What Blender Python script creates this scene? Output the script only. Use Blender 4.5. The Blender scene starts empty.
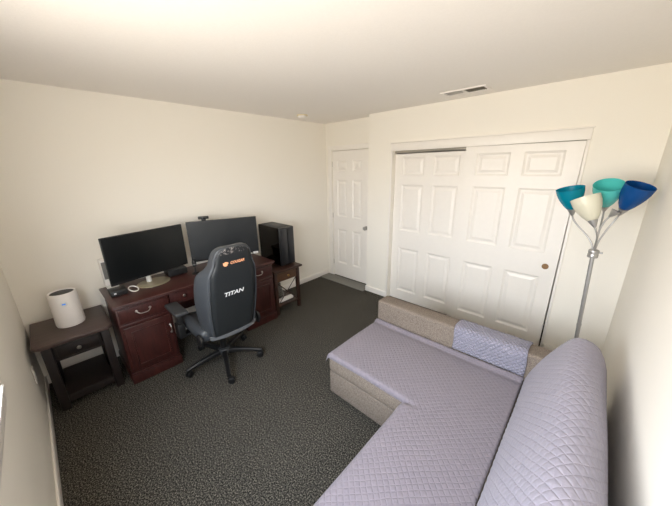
import bpy, bmesh, math, random
from mathutils import Vector, Matrix
random.seed(7)
C = bpy.context.scene.collection
R = math.radians
PI = math.pi

# ------------------------------------------------------------------ mesh builder
class MB:
    def __init__(self):
        self.bm = bmesh.new()
        self.uv = None

    def _merge(self, tmp, M=None):
        if M is not None:
            bmesh.ops.transform(tmp, matrix=M, verts=tmp.verts)
        me = bpy.data.meshes.new('tmp')
        tmp.to_mesh(me); tmp.free()
        self.bm.from_mesh(me)
        bpy.data.meshes.remove(me)
        return self

    def box(self, x0, x1, y0, y1, z0, z1, bev=0.0, seg=2, M=None):
        t = bmesh.new()
        bmesh.ops.create_cube(t, size=1.0)
        for v in t.verts:
            v.co = Vector(((x0 + x1) / 2 + v.co.x * (x1 - x0), (y0 + y1) / 2 + v.co.y * (y1 - y0), (z0 + z1) / 2 + v.co.z * (z1 - z0)))
        if bev > 0:
            bmesh.ops.bevel(t, geom=list(t.edges), offset=bev, segments=seg, profile=0.5, affect='EDGES')
        return self._merge(t, M)

    def rings(self, rings, closed=True, caps=(True, True)):
        bm = self.bm
        vs = [[bm.verts.new(Vector(p)) for p in r] for r in rings]
        n = len(vs[0])
        for a, b in zip(vs[:-1], vs[1:]):
            for i in range(n if closed else n - 1):
                j = (i + 1) % n
                try: bm.faces.new((a[i], a[j], b[j], b[i]))
                except ValueError: pass
        if caps[0]:
            try: bm.faces.new(list(reversed(vs[0])))
            except ValueError: pass
        if caps[1]:
            try: bm.faces.new(vs[-1])
            except ValueError: pass
        return self

    def tube(self, pts, r, n=12, caps=True):
        pts = [Vector(p) for p in pts]
        rr = r if isinstance(r, (list, tuple)) else [r] * len(pts)
        out = []
        t0 = (pts[1] - pts[0]).normalized()
        up = Vector((0, 0, 1)) if abs(t0.z) < 0.9 else Vector((1, 0, 0))
        nrm = t0.cross(up).normalized()
        for i, p in enumerate(pts):
            if i == 0: t = pts[1] - pts[0]
            elif i == len(pts) - 1: t = pts[-1] - pts[-2]
            else: t = pts[i + 1] - pts[i - 1]
            t.normalize()
            nrm = (nrm - t * nrm.dot(t)).normalized()
            b = t.cross(nrm)
            out.append([p + (nrm * math.cos(2 * PI * k / n) + b * math.sin(2 * PI * k / n)) * rr[i] for k in range(n)])
        return self.rings(out, True, (caps, caps))

    def loop(self, pts, r, n=8):
        pts = [Vector(p) for p in pts]
        m = len(pts); out = []
        for i, p in enumerate(pts):
            t = (pts[(i + 1) % m] - pts[i - 1]).normalized()
            up = Vector((0, 0, 1)) if abs(t.z) < 0.95 else Vector((1, 0, 0))
            a = t.cross(up).normalized(); b = t.cross(a)
            out.append([p + (a * math.cos(2 * PI * k / n) + b * math.sin(2 * PI * k / n)) * r for k in range(n)])
        out.append(out[0])
        self.rings(out, True, (False, False))
        bmesh.ops.remove_doubles(self.bm, verts=self.bm.verts, dist=1e-6)
        return self

    def cyl(self, p0, p1, r0, r1=None, n=28):
        return self.tube([p0, p1], [r0, r0 if r1 is None else r1], n)

    def lathe(self, prof, M=None, n=36, caps=(True, True)):
        M = M or Matrix()
        return self.rings([[M @ Vector((r * math.cos(2 * PI * k / n), r * math.sin(2 * PI * k / n), z)) for k in range(n)] for r, z in prof], True, caps)

    def grid_uv(self, pos, nu, nv, uvf):
        """a sheet: pos(i,j) -> point or None, uvf(i,j) -> uv"""
        bm = self.bm
        uv = bm.loops.layers.uv.verify()
        vs = {}
        for i in range(nu):
            for j in range(nv):
                p = pos(i, j)
                if p is not None: vs[i, j] = bm.verts.new(Vector(p))
        for i in range(nu - 1):
            for j in range(nv - 1):
                k = [(i, j), (i + 1, j), (i + 1, j + 1), (i, j + 1)]
                if all(q in vs for q in k):
                    f = bm.faces.new([vs[q] for q in k])
                    for l, q in zip(f.loops, k): l[uv].uv = uvf(*q)
        return self

ORG = {}
def obj(name, mb, mat, parent=None, loc=None, smooth=True, angle=38, solid=0, subsurf=0, recalc=True):
    bm = mb.bm
    if recalc: bmesh.ops.recalc_face_normals(bm, faces=bm.faces)
    org = ORG[parent.name] if parent is not None else Vector(loc or (0, 0, 0))
    bmesh.ops.translate(bm, vec=-org, verts=bm.verts)
    me = bpy.data.meshes.new(name)
    bm.to_mesh(me); bm.free()
    me.materials.append(mat)
    if smooth:
        me.polygons.foreach_set('use_smooth', [True] * len(me.polygons))
        try: me.set_sharp_from_angle(angle=R(angle))
        except Exception: pass
    o = bpy.data.objects.new(name, me)
    C.objects.link(o)
    if parent is not None: o.parent = parent
    else: o.location = org
    ORG[o.name] = org
    if solid:
        m = o.modifiers.new('thickness', 'SOLIDIFY'); m.thickness = solid; m.offset = 0
    if subsurf:
        m = o.modifiers.new('smooth', 'SUBSURF'); m.levels = subsurf; m.render_levels = subsurf
    return o

def tag(o, label, cat, group=None, kind=None):
    o['label'] = label; o['category'] = cat
    if group: o['group'] = group
    if kind: o['kind'] = kind
    return o

def thing(name, label, cat, loc, group=None):
    o = bpy.data.objects.new(name, None); C.objects.link(o)
    o.empty_display_size = 0.1
    o.location = loc; ORG[o.name] = Vector(loc)
    return tag(o, label, cat, group)

def struct(name, mb, mat, parent=None, label=None, **k):
    o = obj(name, mb, mat, parent, **k)
    if parent is None: o['kind'] = 'structure'
    if label: o['label'] = label
    return o

def lettering(name, text, size, M, mat, parent, extrude=0.0012, shear=0.0, xscale=1.0):
    cu = bpy.data.curves.new(name, 'FONT')
    cu.body = text; cu.size = size; cu.extrude = extrude; cu.align_x = 'CENTER'; cu.align_y = 'CENTER'
    cu.shear = shear; cu.offset = size * 0.018; cu.resolution_u = 4
    t = bpy.data.objects.new(name + '_curve', cu); C.objects.link(t)
    dg = bpy.context.evaluated_depsgraph_get()
    me = bpy.data.meshes.new_from_object(t.evaluated_get(dg))
    bpy.data.objects.remove(t); bpy.data.curves.remove(cu)
    me.transform(Matrix.Diagonal((xscale, 1, 1, 1)))
    me.transform(M)
    me.transform(Matrix.Translation(-ORG[parent.name]))
    me.materials.clear(); me.materials.append(mat); me.name = name
    o = bpy.data.objects.new(name, me); C.objects.link(o); o.parent = parent
    ORG[o.name] = ORG[parent.name]
    return o

# ------------------------------------------------------------------ materials
def lin(c):
    c = [x / 255 for x in c]
    return tuple(x / 12.92 if x <= 0.04045 else ((x + 0.055) / 1.055) ** 2.4 for x in c) + (1,)

class NT:
    def __init__(self, name):
        self.m = bpy.data.materials.new(name); self.m.use_nodes = True
        self.t = self.m.node_tree; self.N = self.t.nodes
        self.b = self.N['Principled BSDF']
    def n(self, typ, **k):
        x = self.N.new(typ)
        for a, v in k.items():
            if a.startswith('i_'):
                x.inputs[a[2:].replace('_', ' ')].default_value = v
            else: setattr(x, a, v)
        return x
    def l(self, a, b): self.t.links.new(a, b)
    def coords(self, kind='Object', scale=(1, 1, 1)):
        tc = self.n('ShaderNodeTexCoord'); mp = self.n('ShaderNodeMapping')
        mp.inputs['Scale'].default_value = scale
        self.l(tc.outputs[kind], mp.inputs['Vector'])
        return mp.outputs['Vector']
    def noise(self, vec, scale, detail=3, rough=0.6):
        x = self.n('ShaderNodeTexNoise'); x.inputs['Scale'].default_value = scale
        x.inputs['Detail'].default_value = detail; x.inputs['Roughness'].default_value = rough
        self.l(vec, x.inputs['Vector'])
        return x.outputs['Fac']
    def ramp(self, fac, stops):
        x = self.n('ShaderNodeValToRGB'); e = x.color_ramp.elements
        while len(e) < len(stops): e.new(0.5)
        for q, (p, c) in zip(e, stops): q.position = p; q.color = c
        self.l(fac, x.inputs['Fac'])
        return x.outputs['Color']
    def math(self, op, a, b=None, c=None):
        x = self.n('ShaderNodeMath', operation=op)
        for i, v in enumerate((a, b, c)):
            if v is None: continue
            if isinstance(v, (int, float)): x.inputs[i].default_value = v
            else: self.l(v, x.inputs[i])
        return x.outputs[0]
    def bump(self, h, strength=0.3, dist=0.01):
        x = self.n('ShaderNodeBump'); x.inputs['Strength'].default_value = strength; x.inputs['Distance'].default_value = dist
        self.l(h, x.inputs['Height']); self.l(x.outputs['Normal'], self.b.inputs['Normal'])

def simple(name, col, rough=0.5, metal=0.0, var=0.06, nscale=30, bump=0.0, bdist=0.002, spec=0.5, emit=None, coat=0):
    t = NT(name); c = lin(col); v = t.coords()
    f = t.noise(v, nscale, 4)
    a = tuple(max(0, x * (1 - var)) for x in c[:3]) + (1,); b = tuple(min(1, x * (1 + var)) for x in c[:3]) + (1,)
    t.l(t.ramp(f, [(0.3, a), (0.7, b)]), t.b.inputs['Base Color'])
    t.b.inputs['Roughness'].default_value = rough; t.b.inputs['Metallic'].default_value = metal
    t.b.inputs['Specular IOR Level'].default_value = spec
    t.b.inputs['Coat Weight'].default_value = coat
    if bump: t.bump(f, bump, bdist)
    if emit:
        t.b.inputs['Emission Color'].default_value = lin(emit[0]); t.b.inputs['Emission Strength'].default_value = emit[1]
    return t.m

def wood(name, dark, light, rough=0.35, scale=(3, 22, 22), wear=None, coat=0.0):
    t = NT(name); v = t.coords('Object', scale)
    f = t.noise(v, 2.2, 6, 0.65)
    col = t.ramp(f, [(0.28, lin(dark)), (0.72, lin(light))])
    if wear:
        f2 = t.noise(t.coords('Object', (1, 1, 1)), 26, 5, 0.7)
        w = t.ramp(f2, [(0.66, (0, 0, 0, 1)), (0.74, (1, 1, 1, 1))])
        mx = t.n('ShaderNodeMix', data_type='RGBA'); mx.inputs[7].default_value = lin(wear)
        fac = t.math('MULTIPLY', w, 0.45)
        t.l(fac, mx.inputs[0]); t.l(col, mx.inputs[6]); col = mx.outputs[2]
    t.l(col, t.b.inputs['Base Color'])
    t.b.inputs['Roughness'].default_value = rough
    t.b.inputs['Coat Weight'].default_value = coat
    t.bump(f, 0.12, 0.001)
    return t.m

def carpet_mat(name, a, b, c):
    t = NT(name); v = t.coords()
    f = t.noise(v, 120, 3, 0.8)
    big = t.noise(v, 2.5, 3, 0.5)
    col = t.ramp(f, [(0.38, lin(a)), (0.5, lin(b)), (0.64, lin(c))])
    mx = t.n('ShaderNodeMix', data_type='RGBA', blend_type='MULTIPLY'); mx.inputs[0].default_value = 0.5
    t.l(col, mx.inputs[6]); t.l(t.ramp(big, [(0.3, (0.8, 0.8, 0.8, 1)), (0.7, (1, 1, 1, 1))]), mx.inputs[7])
    t.l(mx.outputs[2], t.b.inputs['Base Color'])
    t.b.inputs['Roughness'].default_value = 1.0; t.b.inputs['Specular IOR Level'].default_value = 0.1
    t.bump(f, 0.2, 0.004)
    return t.m

def quilt_mat(name, col, s=0.05, depth=0.008, strength=0.8, crinkle=0.35):
    t = NT(name); c = lin(col)
    tc = t.n('ShaderNodeTexCoord'); sp = t.n('ShaderNodeSeparateXYZ'); t.l(tc.outputs['UV'], sp.inputs[0])
    wob = t.n('ShaderNodeTexNoise'); wob.inputs['Scale'].default_value = 7; t.l(tc.outputs['UV'], wob.inputs['Vector'])
    w = t.math('MULTIPLY', t.math('SUBTRACT', wob.outputs['Fac'], 0.5), 0.022)
    u = t.math('ADD', sp.outputs[0], w); vv = sp.outputs[1]
    p1 = t.math('PINGPONG', t.math('ADD', u, vv), s / 2)
    p2 = t.math('PINGPONG', t.math('SUBTRACT', u, vv), s / 2)
    h = t.math('DIVIDE', t.math('MINIMUM', p1, p2), s / 2)
    h = t.math('SUBTRACT', 1, t.math('POWER', t.math('SUBTRACT', 1, h), 4.0))
    cr = t.n('ShaderNodeTexNoise'); cr.inputs['Scale'].default_value = 60; cr.inputs['Detail'].default_value = 3
    t.l(tc.outputs['UV'], cr.inputs['Vector'])
    hh = t.math('ADD', h, t.math('MULTIPLY', cr.outputs['Fac'], crinkle))
    dark = tuple(x * 0.93 for x in c[:3]) + (1,)
    t.l(t.ramp(cr.outputs['Fac'], [(0.35, dark), (0.65, c)]), t.b.inputs['Base Color'])
    t.b.inputs['Roughness'].default_value = 0.85; t.b.inputs['Specular IOR Level'].default_value = 0.2
    t.b.inputs['Sheen Weight'].default_value = 0.15
    t.bump(hh, strength, depth)
    return t.m

def fabric(name, a, b):
    t = NT(name); v = t.coords()
    w1 = t.noise(t.coords('Object', (1, 1, 2.2)), 210, 3, 0.75)
    w2 = t.noise(t.coords('Object', (2.2, 2.2, 1)), 120, 3, 0.7)
    f = t.math('MULTIPLY', t.math('ADD', w1, w2), 0.5)
    t.l(t.ramp(f, [(0.40, lin(a)), (0.60, lin(b))]), t.b.inputs['Base Color'])
    t.b.inputs['Roughness'].default_value = 0.95; t.b.inputs['Specular IOR Level'].default_value = 0.15
    t.bump(f, 0.4, 0.003)
    return t.m

WALL = (241, 237, 228)
M = dict(
    wall=simple('wall_paint', WALL, 0.85, var=0.012, nscale=140, bump=0.12, bdist=0.002, spec=0.2),
    ceil=simple('ceiling_paint', (241, 237, 232), 0.9, var=0.015, nscale=90, bump=0.2, bdist=0.003, spec=0.1),
    white=simple('white_gloss_paint', (240, 236, 230), 0.4, var=0.01, nscale=20),
    plastic_w=simple('white_plastic', (236, 232, 228), 0.4, var=0.01),
    carpet=carpet_mat('charcoal_carpet', (16, 15, 13), (56, 54, 50), (132, 127, 117)),
    mat_grey=simple('grey_mat_pile', (128, 126, 121), 0.95, var=0.25, nscale=160, bump=0.6, bdist=0.004, spec=0.1),
    cherry=wood('cherry_wood', (46, 21, 19), (72, 35, 31), 0.35, scale=(22, 22, 3), coat=0.15),
    cherry_top=wood('cherry_wood_top', (48, 22, 20), (76, 38, 34), 0.35, scale=(22, 3, 22), coat=0.1),
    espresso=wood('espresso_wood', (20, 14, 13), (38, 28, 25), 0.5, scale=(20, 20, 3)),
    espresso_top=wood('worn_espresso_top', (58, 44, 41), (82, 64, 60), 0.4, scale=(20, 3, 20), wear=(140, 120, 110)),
    walnut=wood('walnut_wood', (38, 22, 18), (64, 40, 31), 0.4, scale=(20, 3, 20)),
    walnut_front=wood('walnut_drawer', (66, 46, 33), (94, 66, 46), 0.4, scale=(20, 3, 20)),
    nickel=simple('brushed_nickel', (190, 186, 180), 0.3, 1.0, var=0.05),
    brass=simple('antique_brass', (176, 140, 84), 0.3, 1.0, var=0.1),
    bronze=simple('bronze_pull', (150, 118, 84), 0.4, 0.8, var=0.1),
    silver=simple('silver_lamp_paint', (178, 177, 176), 0.35, 0.7, var=0.04),
    black=simple('black_plastic', (20, 20, 21), 0.45, var=0.15),
    blackg=simple('black_gloss', (12, 12, 13), 0.12, var=0.1),
    charcoal=simple('charcoal_plastic', (52, 53, 55), 0.5, var=0.1),
    grille=simple('grey_grille', (120, 118, 114), 0.7, var=0.3, nscale=300),
    screen=simple('dark_screen', (14, 17, 18), 0.28, var=0.05),
    screen_matte=simple('matte_screen', (24, 28, 31), 0.42, var=0.05),
    stand=simple('champagne_metal', (172, 164, 140), 0.35, 0.6, var=0.04),
    frost=simple('frosted_white', (225, 224, 218), 0.3, var=0.02),
    sofa=fabric('taupe_tweed', (92, 83, 76), (150, 138, 127)),
    quilt=quilt_mat('lavender_quilt', (132, 125, 134), s=0.037, depth=0.004, strength=0.6, crinkle=0.7),
    quilt_back=quilt_mat('lavender_back_quilt', (150, 146, 160), s=0.046, depth=0.004, strength=0.6, crinkle=0.5),
    quilt_fine=quilt_mat('puckered_lavender_quilt', (160, 158, 176), s=0.03, depth=0.010, strength=1.0, crinkle=1.8),
    blue_led=simple('blue_indicator', (70, 130, 200), 0.3, emit=((60, 130, 220), 0.5)),
    white_led=simple('white_print', (230, 230, 230), 0.5),
    orange=simple('orange_print', (244, 172, 128), 0.5, var=0.03),
    dark_void=simple('duct_shade', (60, 58, 52), 0.7, var=0.1),
    cable_grey=simple('grey_cable', (130, 128, 126), 0.5),
    teal=simple('teal_shade', (0, 140, 165), 0.25, var=0.03),
    mint=simple('mint_shade', (90, 205, 190), 0.25, var=0.03),
    cream=simple('cream_shade', (232, 228, 205), 0.3, var=0.03),
    blue=simple('navy_blue_shade', (14, 72, 140), 0.25, var=0.03),
)
# chair leatherette with flaking at the head
def leather(name, col, flake=True):
    t = NT(name); v = t.coords()
    f = t.noise(v, 220, 3, 0.6); c = lin(col)
    base = t.ramp(f, [(0.3, tuple(x * 0.85 for x in c[:3]) + (1,)), (0.7, tuple(x * 1.15 for x in c[:3]) + (1,))])
    if flake:
        sp = t.n('ShaderNodeSeparateXYZ'); t.l(v, sp.inputs[0])
        f2 = t.noise(t.coords('Object', (1, 1, 1)), 42, 6, 0.75)
        band = t.math('MULTIPLY', t.math('GREATER_THAN', sp.outputs[2], 1.195), t.math('LESS_THAN', sp.outputs[0], 0.48))
        mask = t.math('MULTIPLY', t.math('GREATER_THAN', f2, 0.555), band)
        mx = t.n('ShaderNodeMix', data_type='RGBA'); mx.inputs[7].default_value = lin((150, 142, 138))
        t.l(t.math('MULTIPLY', mask, 0.75), mx.inputs[0]); t.l(base, mx.inputs[6]); base = mx.outputs[2]
    t.l(base, t.b.inputs['Base Color'])
    t.b.inputs['Roughness'].default_value = 0.42
    t.bump(f, 0.25, 0.0015)
    return t.m
M['leather'] = leather('black_leatherette', (32, 35, 37))
M['leather_side'] = leather('grey_leatherette', (58, 61, 65), False)
def glass_mat(name, tint=(1, 1, 1, 1), refl=0.06):
    m = bpy.data.materials.new(name); m.use_nodes = True; t = m.node_tree; t.nodes.clear()
    o = t.nodes.new('ShaderNodeOutputMaterial'); mx = t.nodes.new('ShaderNodeMixShader'); a = t.nodes.new('ShaderNodeBsdfTransparent'); g = t.nodes.new('ShaderNodeBsdfGlossy')
    g.inputs['Roughness'].default_value = 0.02; a.inputs['Color'].default_value = tint; mx.inputs[0].default_value = refl
    t.links.new(a.outputs[0], mx.inputs[1]); t.links.new(g.outputs[0], mx.inputs[2]); t.links.new(mx.outputs[0], o.inputs[0])
    return m
M['glass'] = glass_mat('window_glass')
M['smoked'] = glass_mat('smoked_glass', (0.05, 0.05, 0.055, 1), 0.08)

# ------------------------------------------------------------------ room  (x: away from desk wall, y: towards closet, z up)
H, W, L = 2.44, 3.563, 3.435
XB, D = 0.946, 0.16
struct('floor', MB().box(-0.12, W + 0.12, -L - 0.12, 0.8, -0.1, 0), M['carpet'], smooth=False)
struct('ceiling', MB().box(-0.12, W + 0.12, -L - 0.12, 0.8, H, H + 0.1), M['ceil'], smooth=False)
struct('wall_desk', MB().box(-0.12, 0, -L - 0.12, 0.35, 0, H), M['wall'], smooth=False)
struct('wall_right', MB().box(W, W + 0.12, -L - 0.12, 0.8, 0, H), M['wall'], smooth=False)
# window wall with its opening
WX0, WX1, WZ0, WZ1 = 1.575, 3.40, 0.93, 2.03
struct('wall_left', MB().box(0, WX0, -L - 0.12, -L, 0, H).box(WX1, W, -L - 0.12, -L, 0, H).box(WX0, WX1, -L - 0.12, -L, 0, WZ0).box(WX0, WX1, -L - 0.12, -L, WZ1, H), M['wall'], smooth=False)
wf = MB()
y0, y1 = -L - 0.10, -L - 0.05
for a, b, c, d in ((WX0, WX0 + .045, WZ0, WZ1), (WX1 - .045, WX1, WZ0, WZ1), (WX0 + .045, WX1 - .045, WZ0, WZ0 + .045), (WX0 + .045, WX1 - .045, WZ1 - .045, WZ1), ((WX0 + WX1) / 2 - .025, (WX0 + WX1) / 2 + .025, WZ0 + .045, WZ1 - .045)):
    wf.box(a, b, y0, y1, c, d, 0.004)
win = struct('window_1', wf, M['white'], loc=(WX0, -L - 0.1, WZ0))
struct('window_pane', MB().box(WX0 + .045, (WX0 + WX1) / 2 - .025, -L - .078, -L - .074, WZ0 + .045, WZ1 - .045), M['glass'], win, smooth=False)
struct('window_pane', MB().box((WX0 + WX1) / 2 + .025, WX1 - .045, -L - .078, -L - .074, WZ0 + .045, WZ1 - .045), M['glass'], win, smooth=False)
struct('window_sill', MB().box(WX0 - .03, WX1 + .05, -L + .0005, -L + .018, WZ0 - .028, WZ0 - .004, 0.005).box(WX0 - .015, WX1 + .03, -L + .0005, -L + .012, WZ0 - .075, WZ0 - .0285, 0.003), M['white'], win)
# closet wall, alcove, closet inside
CX0, CX1, CZ = 1.318, 3.128, 1.985
struct('wall_back', MB().box(XB, CX0, 0, 0.13, 0, H).box(CX1, W, 0, 0.13, 0, H).box(CX0, CX1, 0, 0.13, CZ, H), M['wall'], smooth=False)
DX0, DX1, DZ = 0.122, 0.856, 2.045
struct('wall_alcove', MB().box(0, DX0, D, D + .12, 0, H).box(DX1, XB + .08, D, D + .12, 0, H).box(DX0, DX1, D, D + .12, DZ, H).box(-.1, XB - .001, D + .121, D + .15, 0, H), M['wall'], smooth=False)  # last box is an unseen backing added to stop daylight leaking round the door
struct('wall_closet', MB().box(XB, W, 0.62, 0.7, 0, H).box(XB, XB + .08, 0.131, 0.159, 0, H).box(XB + .0, XB + .08, .281, .619, 0, H), M['wall'], smooth=False)
# baseboards
def base(name, x0, x1, y0, y1, h=0.082):
    struct(name, MB().box(x0, x1, y0, y1, 0.001, h, 0.004), M['white'])
base('baseboard_desk', 0.0005, 0.013, -L + .001, D - .013)
base('baseboard_left', 0.0135, W - .014, -L + .0005, -L + .013)
base('baseboard_right', W - .013, W - .0005, -L + .001, -.0135)
struct('baseboard_back', MB().box(XB - .012, CX0 - .003, -.013, -.0005, 0.001, .082, .004).box(XB - .0125, XB - .0005, -.0125, D - .013, 0.001, .082, .004).box(CX1 + .024, W - .0135, -.013, -.0005, 0.001, .082, .004), M['white'])
# closet casing: deep header board and thin sides
struct('trim_1', MB().box(CX0 - .022, CX1 + .024, -.014, -.0005, CZ - .006, CZ + .08, .003)
       .box(CX0 - .03, CX1 + .032, -.020, -.0005, CZ + .0805, CZ + .09, .002), M['white'])
struct('trim_2', MB().box(CX0 - .022, CX0, -.012, -.0005, 0.083, CZ - .007, .003), M['white'])
struct('trim_3', MB().box(CX1 + .002, CX1 + .023, -.012, -.0005, 0.001, CZ - .007, .003), M['white'])
struct('trim_4', MB().box(CX0 + .001, CX1 - .001, .054, .112, CZ - .03, CZ - .0005, .002), M['nickel'], label='dull metal sliding track above the closet doors')
# alcove door casing
struct('trim_5', MB().box(DX0 - .068, DX0 - .004, D - .014, D - .0005, 0.001, DZ + .07, .004).box(DX0 - .0035, DX1 + .0035, D - .014, D - .0005, DZ + .003, DZ + .07, .004)
       .box(DX1 + .004, DX1 + .068, D - .014, D - .0005, 0.001, DZ + .07, .004), M['white'])

def panel_door(x0, x1, z0, z1, yf, th, cols, rows):
    """six raised panels pressed into a slab; the face looks towards -y"""
    mb = MB(); bm = mb.bm
    xs = sorted({x0, x1, *[v for c in cols for v in c]}); zs = sorted({z0, z1, *[v for r in rows for v in r]})
    def quad(a, b, c, d): bm.faces.new([bm.verts.new(Vector(p)) for p in (a, b, c, d)])
    def cell(xa, xb, za, zb):
        if (xa, xb) in cols and (za, zb) in rows:
            prev = (0, 0)
            for ins, dep in ((0.004, 0.004), (0.018, 0.013), (0.030, 0.013), (0.055, 0.004)):
                a, da = prev; b, db = ins, dep
                o = [(xa + a, yf + da, za + a), (xb - a, yf + da, za + a), (xb - a, yf + da, zb - a), (xa + a, yf + da, zb - a)]
                i = [(xa + b, yf + db, za + b), (xb - b, yf + db, za + b), (xb - b, yf + db, zb - b), (xa + b, yf + db, zb - b)]
                for k in range(4):
                    m = (k + 1) % 4
                    quad(o[k], o[m], i[m], i[k])
                prev = (ins, dep)
            quad(*i)
        else:
            quad((xa, yf, za), (xb, yf, za), (xb, yf, zb), (xa, yf, zb))
    for xa, xb in zip(xs[:-1], xs[1:]):
        for za, zb in zip(zs[:-1], zs[1:]): cell(xa, xb, za, zb)
    yb = yf + th
    quad((x0, yb, z0), (x0, yb, z1), (x1, yb, z1), (x1, yb, z0))
    quad((x0, yf, z0), (x0, yf, z1), (x0, yb, z1), (x0, yb, z0)); quad((x1, yf, z0), (x1, yb, z0), (x1, yb, z1), (x1, yf, z1))
    quad((x0, yf, z1), (x1, yf, z1), (x1, yb, z1), (x0, yb, z1)); quad((x0, yf, z0), (x0, yb, z0), (x1, yb, z0), (x1, yf, z0))
    bmesh.ops.remove_doubles(bm, verts=bm.verts, dist=1e-5)
    return mb
rows = [(.14, .755), (.99, 1.58), (1.69, 1.905)]
# alcove door with knob and hinges
d1 = struct('door_1', panel_door(DX0 + .004, DX1 - .004, .012, DZ - .004, D + .012, .036, [(.217, .417), (.53, .705)], [(.25, .835), (1.04, 1.615), (1.745, 1.90)]), M['white'], loc=(DX0, D, 0), smooth=False,
            label='white six-panel door in the alcove beside the closet')
struct('door_knob', MB().lathe([(.030, 0), (.030, .006), (.012, .010), (.011, .03), (.026, .04), (.030, .052), (.026, .063), (.010, .068)], Matrix.Translation((.808, D + .0115, .92)) @ Matrix.Rotation(R(90), 4, 'X'), 24), M['silver'], d1)
for z in (.25, 1.05, 1.85):
    struct('hinge', MB().cyl((DX0 + .001, D + .006, z - .04), (DX0 + .001, D + .006, z + .04), .005, n=10), M['nickel'], d1)
# closet: two bypass sliding doors
d2 = struct('door_2', panel_door(CX0 + .004, 2.262, .003, 1.945, .066, .034, [(1.425, 1.715), (1.828, 2.122)], rows), M['white'], loc=(CX0, .066, 0), smooth=False,
            label='white six-panel sliding closet door on the rear track')
mb = panel_door(2.185, CX1 - .002, .009, CZ - .012, .014, .034, [(2.30, 2.60), (2.712, 3.012)], rows)
mb2 = MB().lathe([(.027, 0), (.027, .003), (.021, .003), (.019, -.003), (.004, -.004)], Matrix.Translation((3.04, .0138, .865)) @ Matrix.Rotation(R(90), 4, 'X'), 28)
Rm = Matrix.Translation((CX1, 0, CZ)) @ Matrix.Rotation(R(0.36), 4, 'Y') @ Matrix.Translation((-CX1, 0, -CZ))
for m_ in (mb, mb2): bmesh.ops.transform(m_.bm, matrix=Rm, verts=m_.bm.verts)
d3 = struct('door_3', mb, M['white'], loc=(2.2, .014, 0), smooth=False, label='white six-panel sliding closet door with a round bronze finger pull')
struct('finger_pull', mb2, M['bronze'], d3)

# grey mat lying in front of the alcove door
tag(obj('door_mat', MB().box(.016, XB - .014, -.075, D - .016, .0005, .014, .005), M['mat_grey'], loc=(.45, .03, 0)), 'narrow pale grey mat on the carpet in front of the alcove door', 'mat')

# ------------------------------------------------------------------ ceiling fittings, outlet
sd = thing('smoke_detector', 'small round cream smoke detector on the ceiling near the alcove', 'smoke detector', (.345, -.60, H))
obj('housing', MB().lathe([(.002, H - .036), (.040, H - .035), (.052, H - .026), (.056, H - .012)], Matrix.Translation((.345, -.60, 0))), M['plastic_w'], sd)
obj('mounting_plate', MB().lathe([(.066, H - .0118), (.069, H - .002), (.069, H - .0005)], Matrix.Translation((.345, -.60, 0))), simple('cream_plastic', (220, 205, 165), .5), sd)
vx0, vx1, vy0, vy1 = 2.03, 2.42, -.385, -.205
vt = thing('air_vent', 'rectangular white ceiling air register with one dark louvred half', 'vent', ((vx0 + vx1) / 2, (vy0 + vy1) / 2, H))
f = MB()
for a, b, c, d in ((vx0, vx1, vy0, vy0 + .022), (vx0, vx1, vy1 - .022, vy1), (vx0, vx0 + .022, vy0 + .022, vy1 - .022), (vx1 - .022, vx1, vy0 + .022, vy1 - .022), ((vx0 + vx1) / 2 - .008, (vx0 + vx1) / 2 + .008, vy0 + .022, vy1 - .022)):
    f.box(a, b, c, d, H - .0115, H - .0005, .002)
obj('frame', f, M['plastic_w'], vt)
obj('duct_shade_sheet', MB().box(vx0 + .023, vx1 - .023, vy0 + .023, vy1 - .023, H - .0022, H - .0006), M['dark_void'], vt, smooth=False)  # dark sheet whose colour stands in for the shade inside the duct
def slat(mb, c, half, axis, tilt):
    mb.box(-half[0], half[0], -half[1], half[1], -.0007, .0007, M=Matrix.Translation(c) @ Matrix.Rotation(tilt, 4, axis))
f1, f2 = MB(), MB()
xm = (vx0 + vx1) / 2
for k in range(9):
    x = vx0 + .034 + k * (xm - vx0 - .055) / 8
    slat(f1, (x, (vy0 + vy1) / 2, H - .0075), (.0095, (vy1 - vy0) / 2 - .023), 'Y', R(18))
    x = xm + .02 + k * (xm - vx0 - .055) / 8
    slat(f2, (x, (vy0 + vy1) / 2, H - .0068), (.0035, (vy1 - vy0) / 2 - .023), 'Y', R(-62))
obj('louvre', f1, M['plastic_w'], vt, smooth=False)
obj('louvre', f2, simple('shadow_grey_louvre', (120, 114, 100), .6), vt, smooth=False)['label'] = 'open louvres with shade painted into their grey'  # slats of the open half coloured darker to stand in for shade
ol = thing('wall_outlet', 'white electrical outlet plate low on the wall behind the worn end table', 'outlet', (.5, -L, .38))
obj('plate', MB().box(.462, .536, -L + .0005, -L + .007, .325, .44, .003), M['plastic_w'], ol)
for z in (.36, .405):
    obj('socket', MB().box(.482, .516, -L + .0072, -L + .0095, z - .014, z + .014, .002), M['frost'], ol)

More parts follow.
